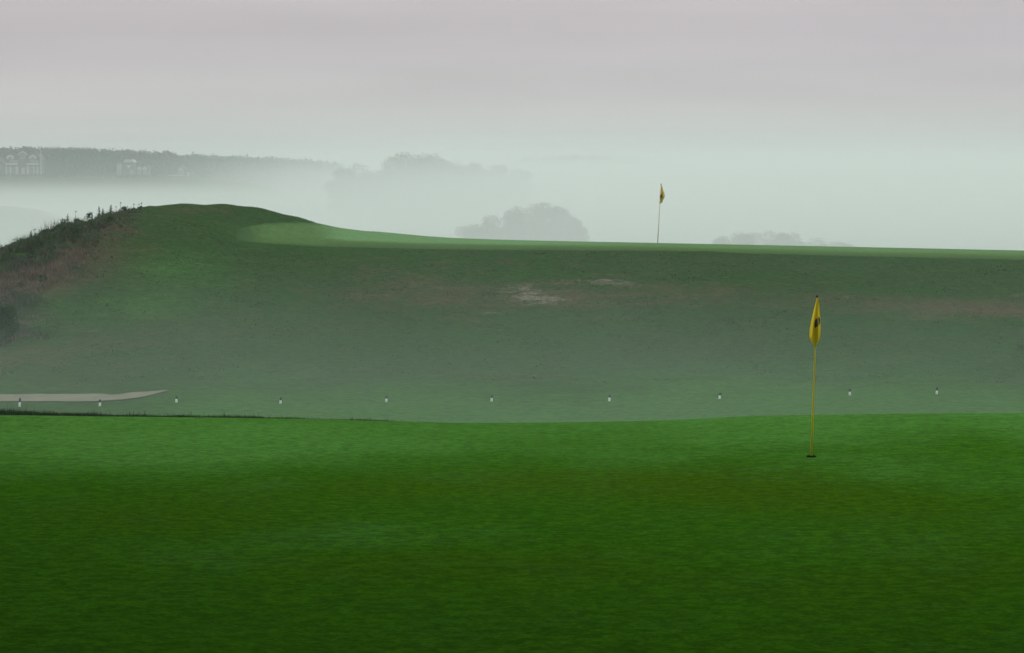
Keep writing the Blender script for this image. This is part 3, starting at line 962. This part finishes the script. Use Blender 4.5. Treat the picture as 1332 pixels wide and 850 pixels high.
def patch(name, poly, surf, mat, parent, dy=.006):
    """printed mark following the folded cloth: poly of (x,h) rows filled as a fine grid"""
    bm = bmesh.new()
    vs = [bm.verts.new((x, 0, h)) for x, h in poly]
    bm.faces.new(vs)
    bmesh.ops.triangulate(bm, faces=bm.faces[:])
    bmesh.ops.subdivide_edges(bm, edges=bm.edges[:], cuts=3, use_grid_fill=True)
    for v in bm.verts: v.co.y = surf(v.co.x, v.co.z) - dy
    bmesh.ops.recalc_face_normals(bm, faces=bm.faces[:])
    return bm_obj(name, bm, mat, parent)


# near flagstick; base pixel (1055.3, 595)
def solve_near(pxv, pyv):
    a = lat(pxv, pyv); s = slope(pyv)
    Yv = np.arange(20, 37, .005); g_ = ground_h(a * Yv, Yv) + .010; r = CAMZ + s * Yv
    k = int(np.argmax(g_ >= r)); return Vector((a * Yv[k], Yv[k], float(g_[k])))


pb = solve_near(1055.3, 594.6)
print('near flag base', pb, 'px/m', F / pb.y)
s1 = F / pb.y
root = empty('golf_flagstick', pb); tag(root, 'yellow flagstick with a limp yellow flag bearing a dark emblem, in the near green', 'golf flag')
tilt = math.atan((1061.3 - 1055.3) / 209.0)


def tx(pxv, pyv):   # pixel -> local coordinates in the plane of the pole
    return ((pxv - 1055.3) / s1, (594.6 - pyv) / s1)


xt, zt = tx(1061.0, 386)
bm = bmesh.new()
add_tube(bm, [(0, 0, -.1), (xt * .25, 0, zt * .25), (xt * .55, 0, zt * .55), (xt * .8, 0, zt * .8), (xt, 0, zt)], [.0135, .0135, .012, .010, .008], 12)
bm_obj('pole', bm, M_pole, root, True)
bm = bmesh.new(); add_tube(bm, [(xt, 0, zt), (xt + .001, 0, zt + .02), (xt + .001, 0, zt + .035)], [.012, .014, .008], 12)
bm_obj('pole_cap', bm, M_black, root, True)
ol = []
for py_, xl, xr in [(449.5, 1057.6, 1059.6), (446, 1055.6, 1062.0), (441, 1052.4, 1064.6), (437, 1051.0, 1065.6), (428, 1051.6, 1065.8), (418, 1053.2, 1065.6),
                    (408, 1055.2, 1064.8), (398, 1057.6, 1063.9), (391, 1059.4, 1062.8), (387, 1060.2, 1061.9)]:
    h_ = (594.6 - py_) / s1
    ol.append((h_, (xl - 1055.3) / s1, (xr - 1055.3) / s1))
fl, surf = flag_cloth(root, ol, tilt, M_flag, None, .42)
em = patch('emblem', [tx(*q) for q in [(1057.2, 419), (1058.6, 414.5), (1061.0, 412.6), (1061.8, 414), (1062.0, 419), (1060.8, 422), (1058.4, 425), (1057.6, 423)]], surf, M_brown, fl, .006)
patch('emblem_bar', [tx(*q) for q in [(1060.6, 413.5), (1062.4, 414), (1063.0, 420.5), (1061.4, 422)]], surf, M_goldline, em, .010)
patch('emblem_edge', [tx(*q) for q in [(1062.0, 411), (1064.2, 411.4), (1064.9, 414), (1064.8, 419.5), (1063.4, 421.5), (1063.2, 416), (1062.1, 414)]], surf, M_black, em, .010)
em2 = patch('emblem_outline', [tx(*q) for q in [(1057.8, 422.8), (1061.0, 421.6), (1062.4, 420.8), (1060.4, 423.4), (1058.4, 425.4)]], surf, M_black, em, .012)

# the hole
r = empty('golf_hole', (pb.x, pb.y, pb.z)); tag(r, 'dark cup hole around the foot of the near flagstick', 'golf hole')
bm = bmesh.new(); bmesh.ops.create_circle(bm, cap_ends=True, segments=32, radius=.054, matrix=Matrix.Translation((0, 0, .014)))
bm_obj('cup', bm, M_liner, r)
bm = bmesh.new()
ring = [[bm.verts.new((q * math.cos(2 * math.pi * k / 32), q * math.sin(2 * math.pi * k / 32), z)) for k in range(32)] for q, z in ((.054, .006), (.054, .0165), (.059, .016), (.062, .0))]
for a_, b_ in zip(ring, ring[1:]):
    for k in range(32): bm.faces.new((a_[k], b_[k], b_[(k + 1) % 32], a_[(k + 1) % 32]))
bm_obj('rim', bm, M_liner, r)

# far flagstick; base pixel (855.4, 316.5)
Yf = 87.5
a_ = lat(855.3, 317); Xf = a_ * Yf; Zf = float(ground_h(np.array([Xf]), np.array([Yf]))[0]) + .022
s2 = F / Yf
pyb = HOR - (Zf - CAMZ) / Yf * F
print('far flag base py', pyb, 'height m', (pyb - 240.5) / s2)
root = empty('golf_flagstick', (Xf, Yf, Zf)); tag(root, 'thin pale flagstick with a small yellow flag on the raised far green', 'golf flag')


def t2(pxv, pyv):
    return ((pxv - 855.3) / s2, (pyb - pyv) / s2)


xt, zt = t2(859.6, 241)
bm = bmesh.new(); add_tube(bm, [(0, 0, -.05), (xt * .4, 0, zt * .4), (xt * .8, 0, zt * .8), (xt, 0, zt)], [.018, .016, .014, .012], 10)
bm_obj('pole', bm, M_pole_pale, root, True)
bm = bmesh.new(); add_tube(bm, [(xt, 0, zt), (xt, 0, zt + .03), (xt, 0, zt + .05)], [.018, .02, .01], 10)
bm_obj('pole_cap', bm, M_black, root, True)
ol = []
for py_, xl, xr in [(265, 857.4, 858.2), (263, 857.5, 861.6), (260, 857.6, 862.4), (256, 857.8, 864.4), (252, 858.2, 863.9), (248, 858.6, 862.4), (244, 859.0, 861.0), (241.5, 859.3, 860.2)]:
    h_ = (pyb - py_) / s2
    ol.append((h_, (xl - 855.3) / s2, (xr - 855.3) / s2))
fl, surf = flag_cloth(root, ol, 0, M_flag_old, None, .4)
patch('emblem', [t2(*q) for q in [(858.2, 254), (860.2, 252.5), (861.0, 255.5), (859.8, 258.5), (858.2, 258)]], surf, M_black, fl, .01)

# ------------------------------------------------------------------ marker posts
def make_post():
    root = empty('marker_post', (0, 0, 0))
    bm = bmesh.new()
    add_tube(bm, [(0, 0, -.05), (0, 0, .002), (0, 0, .045), (0, 0, .078)], [.026, .028, .027, .024], 12)
    bm_obj('post', bm, M_white, root, True)
    bm = bmesh.new()
    add_tube(bm, [(0, 0, .0785), (0, 0, .086), (0, 0, .09), (0, 0, .093), (0, 0, .145), (0, 0, .152), (0, 0, .156)],
             [.018, .018, .018, .027, .026, .022, .010], 12)
    bm_obj('cap', bm, M_darkgreen, root, True)
    return root


posts = [(25.5, 529.5, 1.35, 'tallest marker post, standing in front of the sandy path near its left end'),
         (130, 528.5, 1.0, 'short marker post in front of the middle of the sandy path'),
         (229.5, 523.7, 1.0, 'marker post just right of the tip of the sandy path'),
         (365, 525.5, 1.0, 'marker post on open grass, second to the right of the path tip'),
         (502.5, 523.0, .95, 'marker post left of the one below the larger bare soil patch'),
         (639.5, 522.5, 1.0, 'marker post below the left end of the larger bare soil patch on the bank'),
         (792.5, 522.0, 1.0, 'marker post directly below the smaller bare soil patch, between the two flagsticks'),
         (936, 519.0, .95, 'marker post left of the near flagstick, the closest on that side'),
         (1105.5, 514.5, 1.1, 'marker post just right of the near flagstick'),
         (1218.5, 513.0, 1.1, 'rightmost marker post of the row')]
proto = make_post()
for k, (x_, y_, s_, lab) in enumerate(posts):
    if k == 0: o = proto
    else:
        o = proto.copy(); COL.objects.link(o)
        for ch in proto.children:
            c = ch.copy(); COL.objects.link(c); c.parent = o
    p = solve_ground(x_, y_)
    o.location = p; o.scale = (1.0, 1.0, s_)
    o.rotation_euler = (random.uniform(-.08, .08), random.uniform(-.12, .12), random.uniform(0, 6))
    tag(o, lab, 'marker post', 'marker posts in a row along the foot of the bank')


# ------------------------------------------------------------------ haze and fog
def vol_mat(name, col, dens, aniso=.0):
    m = bpy.data.materials.new(name); m.use_nodes = True
    nt = m.node_tree; nt.nodes.clear()
    out = nt.nodes.new('ShaderNodeOutputMaterial'); v = nt.nodes.new('ShaderNodeVolumePrincipled')
    v.inputs['Color'].default_value = (*col, 1); v.inputs['Density'].default_value = dens
    v.inputs['Anisotropy'].default_value = aniso
    nt.links.new(v.outputs[0], out.inputs['Volume'])
    return m


bm = bmesh.new(); add_box(bm, -6200, 6200, -150, 4300, CAMZ - 28, CAMZ + 16)
o = bm_obj('haze', bm, vol_mat('haze_air', (.87, .98, .935), HAZE_D := .00062), None)
tag(o, 'thin pale green morning haze over the whole course', 'haze', kind='stuff')


def lens(name, c, r, mat, label):
    bm = bmesh.new(); bmesh.ops.create_uvsphere(bm, u_segments=64, v_segments=32, radius=1)
    for v in bm.verts:
        v.co = Vector((v.co.x * r[0], v.co.y * r[1], v.co.z * r[2]))
    o = bm_obj(name, bm, mat, None, True); o.location = c
    tag(o, label, 'fog', kind='stuff'); return o



def fog_mat():
    """valley fog: thick on the floor, thinning upwards and towards the left shore, with soft billows"""
    m = bpy.data.materials.new('valley_fog_air'); m.use_nodes = True
    nt = m.node_tree; nt.nodes.clear()
    out = nt.nodes.new('ShaderNodeOutputMaterial'); v = nt.nodes.new('ShaderNodeVolumePrincipled')
    v.inputs['Color'].default_value = (.875, .98, .925, 1)
    tc = nt.nodes.new('ShaderNodeTexCoord'); sx = nt.nodes.new('ShaderNodeSeparateXYZ')
    nt.links.new(tc.outputs['Object'], sx.inputs[0])
    bil = noise_node(nt, tc.outputs['Object'], .012, 3, .5, (1, 1, 4))
    z = math_(nt, 'ADD', sx.outputs['Z'], math_(nt, 'MULTIPLY', math_(nt, 'SUBTRACT', bil, .5), -7.0))
    hz = remap(nt, z, CAMZ - 8.0, CAMZ + 7.0, 1.0, 0.0)
    dg = math_(nt, 'ADD', sx.outputs['X'], math_(nt, 'MULTIPLY', sx.outputs['Y'], .10))
    hx = remap(nt, dg, -30.0, 45.0, .08, 1.0)
    lowz = remap(nt, z, CAMZ - 9.0, CAMZ - 1.5, 1.0, 0.0)
    hx = math_(nt, 'MAXIMUM', hx, lowz)
    end = remap(nt, sx.outputs['Y'], 110.0, 190.0, 0.0, 1.0)
    d = math_(nt, 'MULTIPLY', math_(nt, 'MULTIPLY', hz, hx), math_(nt, 'MULTIPLY', end, FOG_D))
    nt.links.new(d, v.inputs['Density'])
    nt.links.new(v.outputs[0], out.inputs['Volume'])
    m.cycles.volume_step_rate = STEP
    return m


FOG_D = .0095; STEP = .25
bm = bmesh.new(); add_box(bm, -1500, 1500, 108, 1500, CAMZ - 20, CAMZ + 12)
o = bm_obj('valley_fog', bm, fog_mat(), None)
tag(o, 'bank of thick pale fog lying in the valley behind the upper green', 'fog', kind='stuff')


def mist_mat():
    """mist pooled in the hollow, thinning up the bank"""
    m = bpy.data.materials.new('ground_mist_air'); m.use_nodes = True
    nt = m.node_tree; nt.nodes.clear()
    out = nt.nodes.new('ShaderNodeOutputMaterial'); v = nt.nodes.new('ShaderNodeVolumePrincipled')
    v.inputs['Color'].default_value = (.80, .995, .90, 1)
    tc = nt.nodes.new('ShaderNodeTexCoord'); sx = nt.nodes.new('ShaderNodeSeparateXYZ')
    nt.links.new(tc.outputs['Object'], sx.inputs[0])
    bil = noise_node(nt, tc.outputs['Object'], .075, 3, .5, (.8, 1, 2))
    z = math_(nt, 'ADD', sx.outputs['Z'], math_(nt, 'MULTIPLY', math_(nt, 'SUBTRACT', bil, .5), -6.0))
    hz = remap(nt, z, -2.2, 1.9, 1.0, 0.0)
    a = remap(nt, sx.outputs['Y'], 26.0, 42.0, 0.0, 1.0); b = remap(nt, sx.outputs['Y'], 72.0, 84.0, 1.0, 0.0)
    d = math_(nt, 'MULTIPLY', math_(nt, 'MULTIPLY', hz, a), math_(nt, 'MULTIPLY', b, MIST_D))
    nt.links.new(d, v.inputs['Density']); nt.links.new(v.outputs[0], out.inputs['Volume'])
    m.cycles.volume_step_rate = .4
    return m


MIST_D = .0092
bm = bmesh.new(); add_box(bm, -70, 70, 25, 85, CAMZ - 8, 2.9)
o = bm_obj('ground_mist', bm, mist_mat(), None)
tag(o, 'thin mist pooled in the hollow between the near green and the bank', 'fog', kind='stuff')


# ------------------------------------------------------------------ light
world = bpy.data.worlds.new('World'); sc.world = world; world.use_nodes = True
nt = world.node_tree; nt.nodes.clear()
out = N(nt, 'ShaderNodeOutputWorld')
SUN_EL, SUN_AZ = math.radians(22), math.radians(-60)     # azimuth from +Y, towards -X
sky = N(nt, 'ShaderNodeTexSky', sky_type='NISHITA'); sky.sun_disc = False
sky.sun_elevation = SUN_EL; sky.sun_rotation = SUN_AZ
sky.air_density = 1.5; sky.dust_density = 4.0
bg1 = N(nt, 'ShaderNodeBackground'); bg1.inputs['Strength'].default_value = .08
nt.links.new(sky.outputs[0], bg1.inputs['Color'])
tc = N(nt, 'ShaderNodeTexCoord')
sepx = N(nt, 'ShaderNodeSeparateXYZ'); nt.links.new(tc.outputs['Generated'], sepx.inputs[0])
ramp = N(nt, 'ShaderNodeValToRGB')
nt.links.new(sepx.outputs['Z'], ramp.inputs['Fac'])
el = ramp.color_ramp.elements
el[0].position = 0.0; el[0].color = (.55, .57, .55, 1)
el[1].position = 1.0; el[1].color = (1.75, 1.75, 1.8, 1)
for pos, c in ((.025, (.58, .56, .565)), (.055, (.555, .515, .55)), (.12, (.66, .62, .64)), (.35, (1.0, .98, 1.0))):
    e = el.new(pos); e.color = (*c, 1)
mp = N(nt, 'ShaderNodeMapping'); mp.inputs['Scale'].default_value = (3, 3, 26)
nt.links.new(tc.outputs['Generated'], mp.inputs['Vector'])
nz = N(nt, 'ShaderNodeTexNoise'); nz.inputs['Scale'].default_value = 1.6; nz.inputs['Detail'].default_value = 4
nt.links.new(mp.outputs[0], nz.inputs['Vector'])
cl = mixc(nt, 1.0, ramp.outputs[0], N_grey(nt, remap(nt, nz.outputs['Fac'], .3, .7, .95, 1.05)), 'MULTIPLY')
bg2 = N(nt, 'ShaderNodeBackground'); bg2.inputs['Strength'].default_value = 1.0
nt.links.new(cl, bg2.inputs['Color'])
ms = N(nt, 'ShaderNodeMixShader'); ms.inputs[0].default_value = .93
nt.links.new(bg1.outputs[0], ms.inputs[1]); nt.links.new(bg2.outputs[0], ms.inputs[2])
nt.links.new(ms.outputs[0], out.inputs['Surface'])

sun = bpy.data.lights.new('sun', 'SUN'); sun.energy = .5; sun.angle = math.radians(20); sun.color = (1, .93, .84)
so = bpy.data.objects.new('sun', sun); COL.objects.link(so)
d = Vector((math.sin(SUN_AZ) * math.cos(SUN_EL), math.cos(SUN_AZ) * math.cos(SUN_EL), math.sin(SUN_EL)))
so.rotation_euler = d.to_track_quat('Z', 'Y').to_euler()
so.location = (0, 0, 30)

# ------------------------------------------------------------------ camera object and settings
cam = bpy.data.cameras.new('camera'); co = bpy.data.objects.new('camera', cam); COL.objects.link(co)
cam.sensor_width = 36; cam.lens = F / W * 36; cam.clip_end = 12000; cam.clip_start = .1
co.location = (0, 0, CAMZ); co.rotation_euler = (math.pi / 2 - PITCH, 0, 0)
sc.camera = co
vs = sc.view_settings
vs.view_transform = 'Standard'; vs.look = 'None'; vs.gamma = 1; vs.exposure = 0; vs.use_curve_mapping = False
sc.cycles.volume_bounces = 3; sc.cycles.max_bounces = 8
sc.cycles.use_denoising = True
